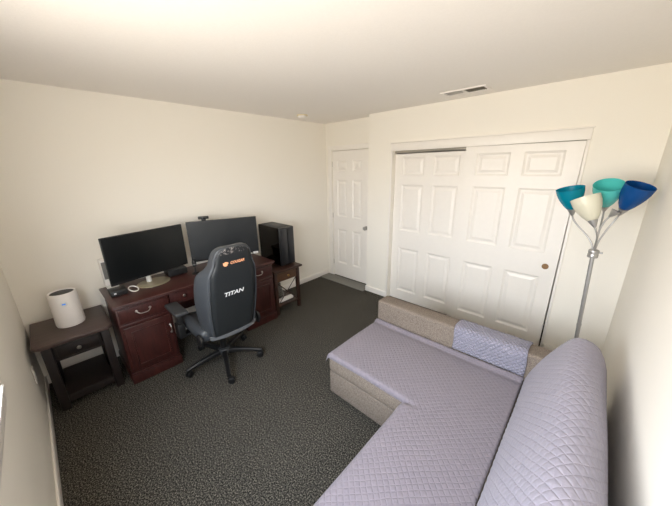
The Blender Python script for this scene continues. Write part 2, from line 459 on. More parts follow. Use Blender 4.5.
# ------------------------------------------------------------------ end table with air purifier
et = thing('end_table', 'worn dark brown end table with one drawer and a low shelf, holding the air purifier', 'table', (.28, -3.17, 0))
def chamfer_slab(x0, x1, y0, y1, z0, z1, c, bev=.006):
    pts = [(x0, y0), (x1 - c, y0), (x1, y0 + c), (x1, y1 - c), (x1 - c, y1), (x0, y1)]
    mb = MB()
    mb.rings([[(x, y, z0) for x, y in pts], [(x, y, z1) for x, y in pts]])
    bmesh.ops.bevel(mb.bm, geom=list(mb.bm.edges), offset=bev, segments=3, profile=.5, affect='EDGES')
    return mb
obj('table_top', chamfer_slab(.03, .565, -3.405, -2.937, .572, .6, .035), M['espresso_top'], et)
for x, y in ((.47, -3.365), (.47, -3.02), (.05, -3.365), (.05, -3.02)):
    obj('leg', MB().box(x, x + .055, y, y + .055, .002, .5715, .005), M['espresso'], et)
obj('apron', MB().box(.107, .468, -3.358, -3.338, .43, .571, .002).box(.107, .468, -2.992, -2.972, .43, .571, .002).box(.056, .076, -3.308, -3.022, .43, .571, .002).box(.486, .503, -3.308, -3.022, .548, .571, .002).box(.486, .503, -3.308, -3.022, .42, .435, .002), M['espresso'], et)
dr = obj('drawer', MB().box(.480, .506, -3.305, -3.025, .437, .546, .003).box(.5062, .512, -3.288, -3.042, .453, .530, .003), M['espresso'], et)
obj('knob', MB().lathe([(.006, 0), (.006, .012), (.013, .017), (.015, .023), (.010, .029), (.002, .03)], Matrix.Translation((.512, -3.165, .492)) @ Matrix.Rotation(R(90), 4, 'Y'), 20), M['nickel'], dr)
obj('shelf', MB().box(.06, .522, -3.309, -3.021, .10, .122, .004).box(.055, .107 - .002, -3.309, -3.021, .07, .0995, .003).box(.49, .518, -3.309, -3.021, .055, .0995, .003), M['espresso'], et)
pur = thing('air_purifier', 'white cylindrical air purifier with a blue light standing on the worn end table', 'air purifier', (.275, -3.163, .6))
T = Matrix.Translation((.275, -3.163, .6012)) @ Matrix.Diagonal((1.06, 1.06, .95, 1))
obj('body', MB().lathe([(.072, 0), (.082, .004), (.086, .02), (.0855, .12), (.084, .24), (.082, .285), (.079, .296), (.073, .298), (.069, .293), (.069, .286)], T, 48), M['plastic_w'], pur)
obj('top_grille', MB().lathe([(.0685, .287), (.0685, .290), (.045, .2925), (.02, .2935), (.002, .294)], T, 40), M['charcoal'], pur)
nd = Vector((.94, -.02, 0)).normalized()
Mb = Matrix.Translation((.275 + 0.0885 * math.cos(R(-6)), -3.163 + 0.0885 * math.sin(R(-6)), .6 + .205)) @ Matrix.Rotation(R(-6), 4, 'Z') @ Matrix.Rotation(R(90 - 4), 4, 'Y')
obj('indicator_ring', MB().lathe([(.022, -.002), (.022, .0012), (.002, .0014)], Mb, 28), M['frost'], pur)
obj('indicator_light', MB().box(-.006, .006, -.011, .011, .0016, .003, .001, M=Mb), M['blue_led'], pur)

# ------------------------------------------------------------------ desk
dk = thing('desk', 'long reddish cherry-wood desk with two cabinets under the monitors', 'desk', (.33, -2.15, 0))
obj('desktop', MB().box(.05, .618, -2.918, -1.384, .728, .744, .005).box(.045, .628, -2.924, -1.378, .7442, .762, .007, 3), M['cherry_top'], dk)
def pedestal(ya, yb):
    m = MB()
    m.box(.07, .585, ya, yb, .10, .7275, .003)
    m.box(.065, .605, ya - .008, yb + .008, .002, .085, .004).box(.068, .595, ya - .004, yb + .004, .0852, .0998, .004)
    m.box(.5852, .597, ya, yb, .548, .57, .005)
    obj('cabinet', m, M['cherry'], dk)
PA, PB = (-2.905, -2.515), (-1.79, -1.397)
pedestal(*PA); pedestal(*PB)
obj('back_panel', MB().box(.075, .09, -2.514, -1.791, .30, .7275), M['cherry'], dk, smooth=False)
def bail(x, y, z, wid, axis, parent):
    m = MB(); a = wid / 2
    d = Vector((0, 1, 0)) if axis == 'y' else Vector((0, 0, 1))
    dn = Vector((0, 0, -1)) if axis == 'y' else Vector((0, -1, 0)) * 0
    c = Vector((x, y, z))
    for s in (-1, 1):
        m.lathe([(.011, 0), (.009, .004), (.005, .006), (.005, .016), (.002, .018)], Matrix.Translation(c + d * a * s) @ Matrix.Rotation(R(90), 4, 'Y'), 16)
    pts = []
    for k in range(13):
        t = k / 12 * 2 - 1
        pts.append(c + d * a * t + Vector((.013 + .012 * (1 - t ** 4), 0, 0)) + dn * .022 * (1 - t ** 4))
    m.tube(pts, .0038, 8)
    obj('handle', m, M['nickel'], parent)
def front(name, ya, yb, za, zb, x=.5854, framed=False):
    m = MB().box(x, x + .014, ya, yb, za, zb, .005, 3)
    if framed:
        # raised field inside a moulded frame
        m2 = [(0.045, .0142), (0.055, .008), (0.075, .008), (.1, .016)]
        bm = m.bm
        prev = None
        for ins, dx in m2:
            r = [(x + dx, ya + ins, za + ins), (x + dx, yb - ins, za + ins), (x + dx, yb - ins, zb - ins), (x + dx, ya + ins, zb - ins)]
            if prev: pass
            prev = r
        m.box(x + .0141, x + .025, ya + .045, yb - .045, za + .045, za + .055, .002).box(x + .0141, x + .025, ya + .045, yb - .045, zb - .055, zb - .045, .002)
        m.box(x + .0141, x + .025, ya + .045, ya + .055, za + .0555, zb - .0555, .002).box(x + .0141, x + .025, yb - .055, yb - .045, za + .0555, zb - .0555, .002)
        t = bmesh.new(); bmesh.ops.create_cube(t, size=1)
        for v in t.verts:
            f_ = v.co.x > 0
            i_ = .085 if f_ else .062
            v.co = Vector((x + (.021 if f_ else .0141), (ya + i_) if v.co.y < 0 else (yb - i_), (za + i_) if v.co.z < 0 else (zb - i_)))
        m._merge(t)
    return obj(name, m, M['cherry'], dk)
for (ya, yb), hy in ((PA, -2.72), (PB, -1.595)):
    d_ = front('drawer', ya + .012, yb - .012, .588, .712)
    bail(.5998, hy, .665, .10, 'y', d_)
dl = front('door', PA[0] + .02, PA[1] - .02, .118, .538, framed=True)
bail(.5998, PA[1] - .034, .40, .075, 'z', dl)
dr_ = front('door', PB[0] + .02, PB[1] - .02, .118, .538, framed=True)
bail(.5998, PB[0] + .034, .40, .075, 'z', dr_)
obj('drawer_rail', MB().box(.09, .575, -2.514, -1.791, .60, .615, .002), M['cherry'], dk)
cd = front('drawer', -2.505, -1.80, .618, .724, x=.565)
for y in (-2.385, -1.93):
    obj('knob', MB().lathe([(.006, 0), (.005, .010), (.012, .015), (.013, .021), (.008, .027), (.001, .028)], Matrix.Translation((.5792, y, .672)) @ Matrix.Rotation(R(90), 4, 'Y'), 18), M['nickel'], cd)

# ------------------------------------------------------------------ monitors
ZT = .7625
def monitor(label, a, b, z0, z1, scr, base_c, neck, basemat, sticker=False, ell=(.12, .135)):
    a = Vector((*a, 0)); b = Vector((*b, 0)); w = (b - a).length
    ux = (b - a).normalized(); n = Vector((ux.y, -ux.x, 0))     # n looks into the room
    c = (a + b) / 2
    Mx = Matrix(((ux.x, n.x, 0, c.x), (ux.y, n.y, 0, c.y), (0, 0, 1, 0), (0, 0, 0, 1)))
    t = thing('monitor', label, 'monitor', (base_c[0], base_c[1], ZT))
    h = w / 2
    obj('housing', MB().box(-h, h, -.018, 0, z0, z1, .004, M=Mx).box(-h * .6, h * .6, -.045, -.0182, z0 + .06, z1 - .08, .012, M=Mx), M['black'], t)
    obj('screen', MB().box(-h + .007, h - .007, .0002, .0012, z0 + .022, z1 - .007, M=Mx), scr, t, smooth=False)
    nx, ny = neck
    m = MB()
    m.cyl((nx, ny, ZT + .0105), (nx, ny, z0 + .12), .022, .02)
    q = c + n * -.046
    m.tube([(nx, ny, z0 + .10), (q.x, q.y, z0 + .13)], .018, 14)
    obj('stand_neck', m, M['frost'] if basemat != 'charcoal' else M['charcoal'], t)
    bm_ = MB()
    T_ = Matrix.Translation((base_c[0], base_c[1], ZT)) @ Matrix.Rotation(math.atan2(ux.y, ux.x) - PI / 2, 4, 'Z') @ Matrix.Diagonal((ell[0], ell[1], 1, 1))
    bm_.lathe([(.96, .0008), (1, .003), (1, .007), (.97, .010)], T_, 48)
    obj('stand_base', bm_, M[basemat], t)
    if sticker:
        obj('energy_sticker', MB().box(h - .07, h - .012, .0013, .002, z0 + .004, z0 + .03, M=Mx), M['white_led'], t, smooth=False)
        obj('energy_sticker', MB().box(h - .12, h - .08, .0013, .002, z0 + .006, z0 + .018, M=Mx), M['frost'], t, smooth=False)
    return Mx, h
monitor('black glossy monitor on an oval champagne stand, over the desk drawer nearest the air purifier', (.44, -2.868), (.29, -2.205), .872, 1.287, M['screen'], (.285, -2.535), (.235, -2.56), 'stand', ell=(.125, .143))
MxR, hR = monitor('matte black monitor behind the gaming chair with a webcam clipped on top', (.20, -2.135), (.45, -1.463), .842, 1.282, M['screen_matte'], (.27, -1.79), (.235, -1.77), 'charcoal', True, (.10, .12))
wc = thing('webcam', 'small black webcam sitting on the top edge of the matte monitor', 'webcam', tuple((MxR @ Vector((-hR + .175, 0, 1.283)))))
ww = -hR + .175
obj('camera_body', MB().box(ww - .052, ww + .052, -.012, .022, 1.302, 1.330, .008, 3, M=MxR), M['black'], wc)
obj('lens', MB().lathe([(.010, 0), (.010, .003), (.007, .004), (.001, .0035)], MxR @ Matrix.Translation((ww, .0222, 1.316)) @ Matrix.Rotation(R(-90), 4, 'X'), 20), M['blackg'], wc)
obj('clip', MB().box(ww - .022, ww + .022, -.016, .010, 1.2832, 1.3015, .003, M=MxR).box(ww - .02, ww + .02, -.026, -.0185, 1.25, 1.2832, .003, M=MxR), M['black'], wc)

# ------------------------------------------------------------------ small things on the desk
sp = thing('speaker', 'white desktop speaker with a grey grille behind the glossy monitor', 'speaker', (.11, -2.845, ZT))
obj('cabinet', MB().box(.06, .16, -2.880, -2.775, ZT + .04, 1.04, .008, 3), M['plastic_w'], sp)
obj('foot', MB().box(.065, .185, -2.873, -2.785, ZT + .0005, ZT + .0395, .010, 3), M['frost'], sp)
obj('grille', MB().box(.1602, .164, -2.872, -2.783, .865, 1.025, .002), M['grille'], sp)
rt = thing('router', 'small black router box at the desk corner below the glossy monitor', 'router', (.33, -2.83, ZT))
obj('housing', MB().box(.27, .395, -2.885, -2.765, ZT + .004, ZT + .05, .006), M['black'], rt)
obj('foot', MB().box(.28, .385, -2.875, -2.775, ZT + .0003, ZT + .0038), M['charcoal'], rt, smooth=False)
obj('status_light', MB().box(.3952, .3968, -2.862, -2.845, ZT + .022, ZT + .034, .0005), M['white_led'], rt)
pts = [(.36 + .042 * math.cos(t) , -2.715 + .035 * math.sin(t), ZT + .006 + .03 * (.5 + .5 * math.cos(t * 1.0 + 2.6))) for t in [k / 28 * 2 * PI for k in range(28)]]
tag(obj('cable_loop', MB().loop(pts, .005), M['frost'], loc=(.36, -2.715, ZT)), 'loop of white cable lying on the desk next to the black router', 'cable')
hb = thing('docking_station', 'low black docking box on the desk between the two monitors', 'docking station', (.18, -2.305, ZT))
obj('housing', MB().box(.09, .255, -2.392, -2.212, ZT + .003, ZT + .062, .006, 3), M['black'], hb)
obj('lid', MB().box(.093, .252, -2.389, -2.215, ZT + .0622, ZT + .068, .003), M['charcoal'], hb)
obj('foot', MB().box(.10, .245, -2.38, -2.225, ZT + .0003, ZT + .0028), M['black'], hb, smooth=False)
mc = thing('desk_microphone', 'small black microphone on a stubby stand in front of the gap between monitors', 'microphone', (.34, -2.165, ZT))
obj('stand_base', MB().lathe([(.038, .0005), (.038, .006), (.03, .012), (.008, .016), (.006, .07)], Matrix.Translation((.34, -2.165, ZT)), 24), M['black'], mc)
obj('capsule', MB().lathe([(.004, .0705), (.016, .078), (.020, .095), (.020, .125), (.017, .145), (.006, .153)], Matrix.Translation((.34, -2.165, ZT)), 20), M['black'], mc)
obj('capsule_band', MB().lathe([(.0206, .098), (.0212, .1), (.0212, .106), (.0206, .108)], Matrix.Translation((.34, -2.165, ZT)), 20, (False, False)), M['cable_grey'], mc)

# ------------------------------------------------------------------ side table with computer tower
st = thing('side_table', 'narrow walnut side table with lattice back at the desk end, under the computer tower', 'table', (.32, -1.17, 0))
YA, YB = -1.362, -.972
obj('table_top', MB().box(.035, .605, -1.372, -.945, .574, .6, .008, 3), M['walnut'], st)
for x, y in ((.525, YA), (.525, YB - .042), (.06, YA), (.06, YB - .042)):
    obj('leg', MB().box(x, x + .042, y, y + .042, .002, .5735, .004), M['walnut'], st)
obj('apron', MB().box(.103, .524, YA + .006, YA + .022, .44, .5735, .002).box(.103, .524, YB - .022, YB - .006, .44, .5735, .002).box(.065, .08, YA + .043, YB - .043, .44, .5735, .002), M['walnut'], st)
sdw = obj('drawer', MB().box(.535, .558, YA + .044, YB - .044, .44, .566, .004, 3), M['walnut_front'], st)
obj('knob', MB().lathe([(.007, 0), (.006, .010), (.014, .016), (.016, .023), (.010, .030), (.001, .031)], Matrix.Translation((.558, -1.16, .50)) @ Matrix.Rotation(R(90), 4, 'Y'), 20), M['brass'], sdw)
obj('shelf', MB().box(.07, .56, YA + .043, YB - .043, .10, .118, .003).box(.10, .53, YA + .008, YA + .0425, .10, .118).box(.10, .53, YB - .0425, YB - .008, .10, .118), M['walnut'], st)
ya, yb, za, zb = YA + .043, YB - .043, .12, .438
obj('lattice_bar', MB().tube([(.072, ya, za), (.072, yb, zb)], .009, 4), M['walnut'], st)
obj('lattice_bar', MB().tube([(.092, ya, zb), (.092, yb, za)], .009, 4), M['walnut'], st)
obj('lattice_bar', MB().tube([(.538, ya, .12), (.538, yb, .43)], .0065, 4), M['walnut'], st)
obj('lattice_bar', MB().tube([(.553, ya, .43), (.553, yb, .12)], .0065, 4), M['walnut'], st)
# cables kept on the shelf
pts = []
for k in range(150):
    t = k / 149
    a = t * 2 * PI * 6.3
    pts.append((.26 + (.13 - .05 * t) * math.cos(a), -1.167 + (.105 - .03 * t) * math.sin(a), .1325 + .15 * t + .010 * t * math.sin(a * 2.3)))
tag(obj('power_cable', MB().tube(pts, .005, 6), M['cable_grey'], loc=(.26, -1.167, .12)), 'tangle of grey power cable on the shelf of the walnut side table', 'cable')
tag(obj('power_strip', MB().box(.44, .495, -1.30, -1.04, .119, .158, .006), M['plastic_w'], loc=(.43, -1.17, .12)), 'white power strip lying on the walnut side table shelf', 'power strip')
pc = thing('computer_tower', 'black gaming computer tower with a dark glass side, standing on the walnut side table', 'computer', (.29, -1.075, .6))
px0, px1, py0, py1, pz0, pz1 = .035, .500, -1.192, -.972, .612, 1.098
cs = MB()
cs.box(px0, px1 - .03, py1 - .006, py1, pz0, pz1, .002).box(px0, px1 - .03, py0 + .005, py1 - .0065, pz0, pz0 + .012, .002).box(px0, px1 - .03, py0 + .005, py1 - .0065, pz1 - .012, pz1, .002).box(px0, px0 + .008, py0 + .005, py1 - .0065, pz0 + .0125, pz1 - .0125, .001)
obj('case', cs, M['black'], pc)
obj('interior', MB().box(px0 + .01, px1 - .035, py1 - .03, py1 - .0067, pz0 + .013, pz1 - .013).box(px0 + .06, px1 - .05, py0 + .06, py1 - .031, pz0 + .18, pz0 + .215, .004).box(px0 + .02, px1 - .04, py0 + .02, py1 - .031, pz0 + .013, pz0 + .10, .003), M['charcoal'], pc)
obj('glass_panel', MB().box(px0 + .002, px1 - .032, py0, py0 + .004, pz0 + .004, pz1 - .004, .001), M['smoked'], pc)
fp = MB().box(px1 - .0295, px1, py0, py1, pz0, pz1, .008, 3)
fp.box(px1 + .0005, px1 + .010, py0 + .014, (py0 + py1) / 2 - .012, pz0 + .012, pz1 - .022, .005).box(px1 + .0005, px1 + .010, (py0 + py1) / 2 + .008, py1 - .010, pz0 + .012, pz1 - .022, .005)
obj('front_panel', fp, simple('satin_black_panel', (34, 35, 38), .3), pc)
for k in range(1):
    obj('top_vent', MB().box(px0 + .05, px1 - .08, py0 + .03, py1 - .03, pz1 + .0003, pz1 + .004, .002), M['charcoal'], pc)
obj('power_button', MB().lathe([(.010, 0), (.010, .003), (.002, .0035)], Matrix.Translation((px1 - .045, py1 - .05, pz1 + .0002)), 18), M['blackg'], pc)
for x in (px0 + .03, px1 - .06):
    for y in (py0 + .03, py1 - .03):
        obj('foot', MB().cyl((x, y, .6005), (x, y, .6118), .014, n=16), M['black'], pc)

# ------------------------------------------------------------------ gaming chair
cx, cy = .888, -2.213
ch = thing('gaming_chair', 'black leatherette gaming chair on casters pushed up to the cherry-wood desk', 'chair', (cx, cy, 0))
for k in range(5):
    a = R(-92.6 + 72 * k); dx, dy = math.cos(a), math.sin(a)
    Ma = Matrix.Translation((cx, cy, 0)) @ Matrix.Rotation(a, 4, 'Z')
    m = MB()
    rr = []
    for t in [j / 8 for j in range(9)]:
        x = .035 + t * .315; hw = .026 - .010 * t; z1_ = .140 - .045 * t ** 1.5; z0_ = z1_ - .040 + .014 * t
        rr.append([Ma @ Vector(p) for p in ((x, -hw, z0_), (x, hw, z0_), (x, hw * 1.0, z1_ - .008), (x, hw * .6, z1_), (x, -hw * .6, z1_), (x, -hw, z1_ - .008))])
    m.rings(rr)
    lg = obj('base_leg', m, M['black'], ch)
    yaw = R(random.uniform(0, 360))
    Mc = Matrix.Translation((cx + dx * .345, cy + dy * .345, 0)) @ Matrix.Rotation(yaw, 4, 'Z')
    m = MB()
    for s in (-1, 1):
        m.lathe([(.010, -.008), (.025, -.008), (.029, -.005), (.029, .005), (.025, .008), (.010, .008)], Mc @ Matrix.Translation((.016, s * .013, .0295)) @ Matrix.Rotation(R(90), 4, 'X'), 22)
    m.box(-.016, .03, -.0045, .0045, .022, .062, .003, M=Mc).cyl(Mc @ Vector((0, 0, .060)), Mc @ Vector((0, 0, .078)), .008, n=12)
    obj('caster', m, M['black'], ch)
obj('base_hub', MB().lathe([(.05, .09), (.055, .10), (.055, .135), (.048, .15), (.03, .155)], Matrix.Translation((cx, cy, 0)), 28), M['charcoal'], ch)
obj('gas_lift', MB().lathe([(.027, .1555), (.027, .25), (.018, .2505), (.018, .375)], Matrix.Translation((cx, cy, 0)), 24), M['black'], ch)
obj('tilt_mechanism', MB().box(cx - .13, cx + .12, cy - .075, cy + .075, .3755, .41, .008).box(cx - .18, cx + .2, cy - .17, cy - .14, .385, .405, .004).box(cx - .18, cx + .2, cy + .14, cy + .17, .385, .405, .004).box(cx - .06, cx - .03, cy - .17, cy + .17, .378, .386), M['charcoal'], ch)
# seat: dished cushion with raised side bolsters
m = MB(); rr = []
NS = 18
for j in range(NS):
    t = j / (NS - 1); x = .60 + t * .53
    e = 1 - (2 * t - 1) ** 6 * .18
    ring = []
    prof = [(-.262, .425), (-.272, .47), (-.262, .525), (-.225, .545), (-.185, .525), (-.15, .497), (-.08, .488), (0, .486), (.08, .488), (.15, .497), (.185, .525), (.225, .545), (.262, .525), (.272, .47), (.262, .425), (.15, .418), (0, .416), (-.15, .418)]
    for y, z in prof:
        zz = .418 + (z - .418) * (e if z > .42 else 1)
        ring.append((x, cy + y * (1 - .06 * (1 - e) / .18), zz - .02 * max(0, .25 - t) / .25 * (1 if z > .45 else 0)))
    rr.append(ring)
m.rings(rr)
obj('seat', m, M['leather_side'], ch, angle=60, subsurf=1)
# backrest
def xr(z): return 1.185 + .205 * (z - .47)
LV = [  # z, back half width, wing half width, wing depth, front centre offset
    (.44, .165, .175, .10, .055), (.47, .188, .205, .13, .07), (.56, .200, .238, .165, .08), (.70, .212, .252, .185, .085), (.85, .214, .256, .19, .085), (.95, .208, .252, .18, .08),
    (1.035, .200, .240, .165, .075), (1.065, .188, .200, .125, .075), (1.105, .168, .170, .10, .075), (1.15, .156, .158, .092, .075), (1.20, .146, .148, .088, .07), (1.235, .122, .124, .075, .06), (1.255, .085, .086, .055, .045)]
m = MB(); rr = []
for z, wb, wf_, dp, fc in LV:
    x = xr(z); ring = []
    ring += [(x - .012, cy - wb, z), (x, cy - wb * .94, z), (x + .004, cy - wb * .5, z), (x + .005, cy, z), (x + .004, cy + wb * .5, z), (x, cy + wb * .94, z), (x - .012, cy + wb, z)]
    ring += [(x - dp * .55, cy + (wb * .35 + wf_ * .65), z), (x - dp * .93, cy + wf_, z), (x - dp, cy + wf_ * .93, z), (x - dp * .92, cy + wf_ * .78, z), (x - (fc + dp) / 2, cy + wf_ * .62, z), (x - fc, cy + wf_ * .4, z)]
    ring += [(x - fc * .97, cy, z)]
    ring += [(x - fc, cy - wf_ * .4, z), (x - (fc + dp) / 2, cy - wf_ * .62, z), (x - dp * .92, cy - wf_ * .78, z), (x - dp, cy - wf_ * .93, z), (x - dp * .93, cy - wf_, z), (x - dp * .55, cy - (wb * .35 + wf_ * .65), z)]
    rr.append(ring)
m.rings(rr)
bk = obj('backrest', m, M['leather_side'], ch, angle=70, subsurf=2)
# dark rear panel and piping
def wb_at(z):
    for (a, b) in zip(LV[:-1], LV[1:]):
        if a[0] <= z <= b[0]:
            t = (z - a[0]) / (b[0] - a[0]); return a[1] + (b[1] - a[1]) * t
    return LV[-1][1]
zs = [.475 + (1.243 - .475) * k / 60 for k in range(61)]
m = MB(); rr = []
for z in zs:
    w = wb_at(z) * .935 - .004
    if z > 1.215: w *= math.sqrt(max(.05, 1 - ((z - 1.215) / .034) ** 2))
    rr.append([(xr(z) + .0065 + .0035 * (1 - (y * 2 - 1) ** 2) + (0 if 0 < i < 8 else -.004), cy + w * (y * 2 - 1), z) for i, y in enumerate([q / 8 for q in range(9)])])
m.rings(rr, closed=False, caps=(False, False))
rear = obj('rear_panel', m, M['leather'], ch, solid=.004, angle=60)
pts = []
for s in (-1, 1):
    seq = zs[::3] if s == -1 else zs[::-3]
    for z in seq:
        w = wb_at(z) * .935
        if z > 1.215: w *= math.sqrt(max(.12, 1 - ((z - 1.215) / .036) ** 2))
        pts.append((xr(z) + .004, cy + s * w, z))
obj('piping', MB().loop(pts, .0042, 6), M['leather_side'], ch, angle=80)
# curved trim bar along the bottom of the back
rr = []
for k in range(17):
    t = k / 16 * 2 - 1
    y = cy + .208 * t; z = .452 + .018 * t * t; x = xr(z) + .016 - .03 * t ** 4
    rr.append([(x - .012, y, z - .017), (x, y, z - .017), (x + .004, y, z), (x, y, z + .015), (x - .012, y, z + .015)])
obj('lower_trim', MB().rings(rr), simple('grey_trim', (92, 94, 97), .4), ch)
for s in (-1, 1):
    obj('recline_bracket', MB().lathe([(.045, -.012), (.05, -.008), (.05, .008), (.045, .012), (.01, .013)], Matrix.Translation((1.10, cy + s * .268, .455)) @ Matrix.Rotation(R(90), 4, 'X'), 24).box(1.05, 1.14, cy + s * .262 - .006, cy + s * .262 + .006, .40, .47, .003), M['black'], ch)
for s in (-1, 1):
    arm = obj('armrest', MB().box(.64, .925, cy + s * .31 - .052, cy + s * .31 + .052, .632, .662, .012, 4), M['charcoal'], ch)
    m = MB()
    m.box(.765, .835, cy + s * .31 - .022, cy + s * .31 + .022, .50, .6315, .006).box(.755, .845, cy + s * .312 - .03, cy + s * .312 + .03, .385, .52, .008)
    m.box(.765, .835, min(cy + s * .29, cy + s * .10), max(cy + s * .29, cy + s * .10), .386, .408, .004)
    obj('armrest_post', m, M['black'], ch)
# lettering on the rear panel
sl = math.atan(.205)
def on_back(y, z, off=.0105):
    return Matrix.Translation((xr(z) + off, y, z)) @ Matrix(((0, math.sin(sl), math.cos(sl), 0), (1, 0, 0, 0), (0, math.cos(sl), -math.sin(sl), 0), (0, 0, 0, 1)))
lettering('lettering', 'TITAN', .050, on_back(cy - .008, .850, .0118), M['white_led'], ch, shear=.18, xscale=1.15)['label'] = 'white lettering on the chair back'
lettering('lettering', 'COUGAR', .032, on_back(cy + .026, 1.118, .0118), M['orange'], ch, shear=.18, xscale=.86)['label'] = 'orange lettering on the head of the chair'
# orange emblem: a blunt cat-head mark beside the lettering
em = MB()
shape = [(-.022, .014), (-.012, .011), (-.004, .018), (.008, .016), (.020, .010), (.022, .002), (.014, -.003), (.016, -.012), (.004, -.019), (-.010, -.016), (-.018, -.006)]
Mo = on_back(cy - .068, 1.118, .0105)
em.rings([[Mo @ Vector((x, y, 0)) for x, y in shape], [Mo @ Vector((x, y, .002)) for x, y in shape]])
obj('emblem', em, M['orange'], ch, smooth=False)['label'] = 'orange emblem on the head of the chair'

# ------------------------------------------------------------------ sofa with its quilted covers
SZ = .405
sf = thing('sectional_sofa', 'grey-brown tweed sectional sofa with a chaise along the closet side', 'sofa', (2.8, -2.1, 0))
CHX0, CHX1 = 1.955, 3.17
CHY0, CHY1 = -1.855, -1.178
SX0 = 2.625
SY0 = -3.36
obj('chaise_base', MB().box(CHX0 - .012, CHX1 + .3, CHY0 + .026, CHY1 - .002, .022, .228, .012, 3), M['sofa'], sf)
obj('chaise_cushion', MB().box(CHX0 - .01, CHX1 - .0, CHY0, CHY1 - .002, .236, SZ - .005, .048, 6), M['sofa'], sf)
obj('seat_base', MB().box(SX0 + .018, CHX1 + .3, SY0 + .02, CHY0 + .024, .022, .228, .012, 3), M['sofa'], sf)
obj('seat_cushion', MB().box(SX0, CHX1 - .0, SY0 + .02, CHY0 - .002, .236, SZ - .005, .048, 6), M['sofa'], sf)
obj('armrest', MB().box(CHX0 - .005, 3.478, CHY1, CHY1 + .158, .022, .609, .022, 4), M['sofa'], sf)
for x, y in ((1.99, -1.79), (1.99, -1.08), (3.43, -1.08), (3.43, -3.28), (2.70, -3.28), (2.70, -2.2)):
    obj('foot', MB().box(x - .025, x + .025, y - .025, y + .025, .001, .0215), M['black'], sf, smooth=False)
# back: profile in x,z swept along y
PR = [(3.150, .24), (3.150, .42), (3.172, .52), (3.205, .61), (3.24, .685), (3.272, .745), (3.300, .795), (3.325, .830), (3.350, .846), (3.380, .849), (3.414, .838), (3.442, .814), (3.466, .770), (3.487, .71), (3.500, .64), (3.502, .24)]
def resample(P, n):
    P = [Vector((a, b)) for a, b in P]
    d = [0]
    for a, b in zip(P[:-1], P[1:]): d.append(d[-1] + (b - a).length)
    out = []
    for k in range(n):
        s = d[-1] * k / (n - 1)
        i = max(i_ for i_ in range(len(d)) if d[i_] <= s + 1e-9); i = min(i, len(P) - 2)
        t = (s - d[i]) / (d[i + 1] - d[i]); out.append((P[i].lerp(P[i + 1], t), s))
    return out
core = [(3.34 + (x - 3.34) * .90, (z - .022) if z > .3 else z) for x, z in PR]
cp_ = resample(core, 30)
rr = [[(p.x, y, p.y) for p, s in cp_] for y in (CHY1 - .075, SY0 + .03)]
obj('backrest', MB().rings(rr), M['sofa'], sf, angle=60)

# quilted seat cover, one L-shaped sheet
RES = .0125
gx0, gy0 = CHX0 - .015, SY0
nx_ = int((3.146 - gx0) / RES) + 1; ny_ = int((CHY1 - .004 - gy0) / RES) + 1
def groove(u, v, S=.037):
    def pp(a): a = a % S; return min(a, S - a) / (S / 2)
    h = min(pp(u + v), pp(u - v)); return 1 - (1 - h) ** 4
import mathutils
def seat_pos(i, j):
    x = gx0 + i * RES; y = gy0 + j * RES
    inch = y >= CHY0 - .006
    xs_ = SX0 - .012
    if not inch and x < xs_ - 1e-6: return None
    z = SZ + .006 + .003 * groove(x, y)
    # soft roll-over at the open edges
    def roll(d, r):
        return 0 if d >= r else r - math.sqrt(max(0, r * r - (r - d) ** 2))
    if inch:
        z -= roll(x - gx0, .05)
        if x < xs_ + .02: z -= roll(y - (CHY0 - .006), .022)
    else:
        z -= roll(x - xs_, .055)
    # crease between the chaise cushion and the seat cushion at the inner corner
    if x < 2.71:
        q = 1 - max(0, (x - xs_) / .11)
        z -= .030 * q * math.exp(-((y - (CHY0 - .014)) / .013) ** 2)
        if y < CHY0 - .014: z += .010 * q * math.exp(-((y - (CHY0 - .06)) / .04) ** 2)
    # tucked ridge against the armrest, and against the back
    z += .020 * math.exp(-((y - (CHY1 - .022)) / .014) ** 2)
    z -= .006 * math.exp(-((y - (CHY1 - .06)) / .02) ** 2)
    # gentle cushion unevenness
    z += .006 * mathutils.noise.noise(Vector((x * 3, y * 3, 0)))
    return (x, y, z)
tag(obj('seat_cover', MB().grid_uv(seat_pos, nx_, ny_, lambda i, j: (gx0 + i * RES, gy0 + j * RES)), M['quilt'], loc=(2.7, -2.0, SZ), angle=180, solid=.005, recalc=False),
    'lavender diamond-quilted cover spread over the sofa seat and chaise', 'sofa cover')
# quilted back cover
P2 = [(3.152, SZ + .030)] + PR[1:-1] + [(3.506, .30)]
p2 = resample(P2, 90)
yend = CHY1 - .009
ys = []
for k in range(12):
    a = (k / 11) * PI / 2
    ys.append((yend - .06 * (1 - math.cos(a)), .90 + .10 * math.sin(a)))
y_ = ys[-1][0]
while y_ > SY0 + .02:
    y_ -= .0125; ys.append((y_, 1.0))
cen = (3.345, .56)
def back_pos(i, j):
    (p, s) = p2[i]; y, sh = ys[j]
    k = min(1, max(0, (p.y - .43) / .1))
    sh = 1 - (1 - sh) * k
    z = cen[1] + (p.y - cen[1]) * sh
    x = cen[0] + (p.x - cen[0]) * sh
    g = groove(s, y, .046) * .003 + .006 * mathutils.noise.noise(Vector((x * 4, y * 3, z * 4)))
    a = p2[max(0, i - 1)][0]; b = p2[min(len(p2) - 1, i + 1)][0]; t = (b - a).normalized(); n = Vector((-t.y, t.x))
    return (x + n.x * g, y, z + n.y * g)
mbk = MB().grid_uv(back_pos, len(p2), len(ys), lambda i, j: (p2[i][1], ys[j][0]))
# close the end
bm = mbk.bm; bm.verts.ensure_lookup_table()
ends = [bm.verts[i * len(ys)] for i in range(len(p2))]
try:
    fce = bm.faces.new(ends)
except ValueError: pass
tag(obj('backrest_cover', mbk, M['quilt_back'], loc=(3.34, -2.1, .6), angle=180, solid=.004), 'lavender diamond-quilted cover pulled over the tall sofa backrest', 'sofa cover')
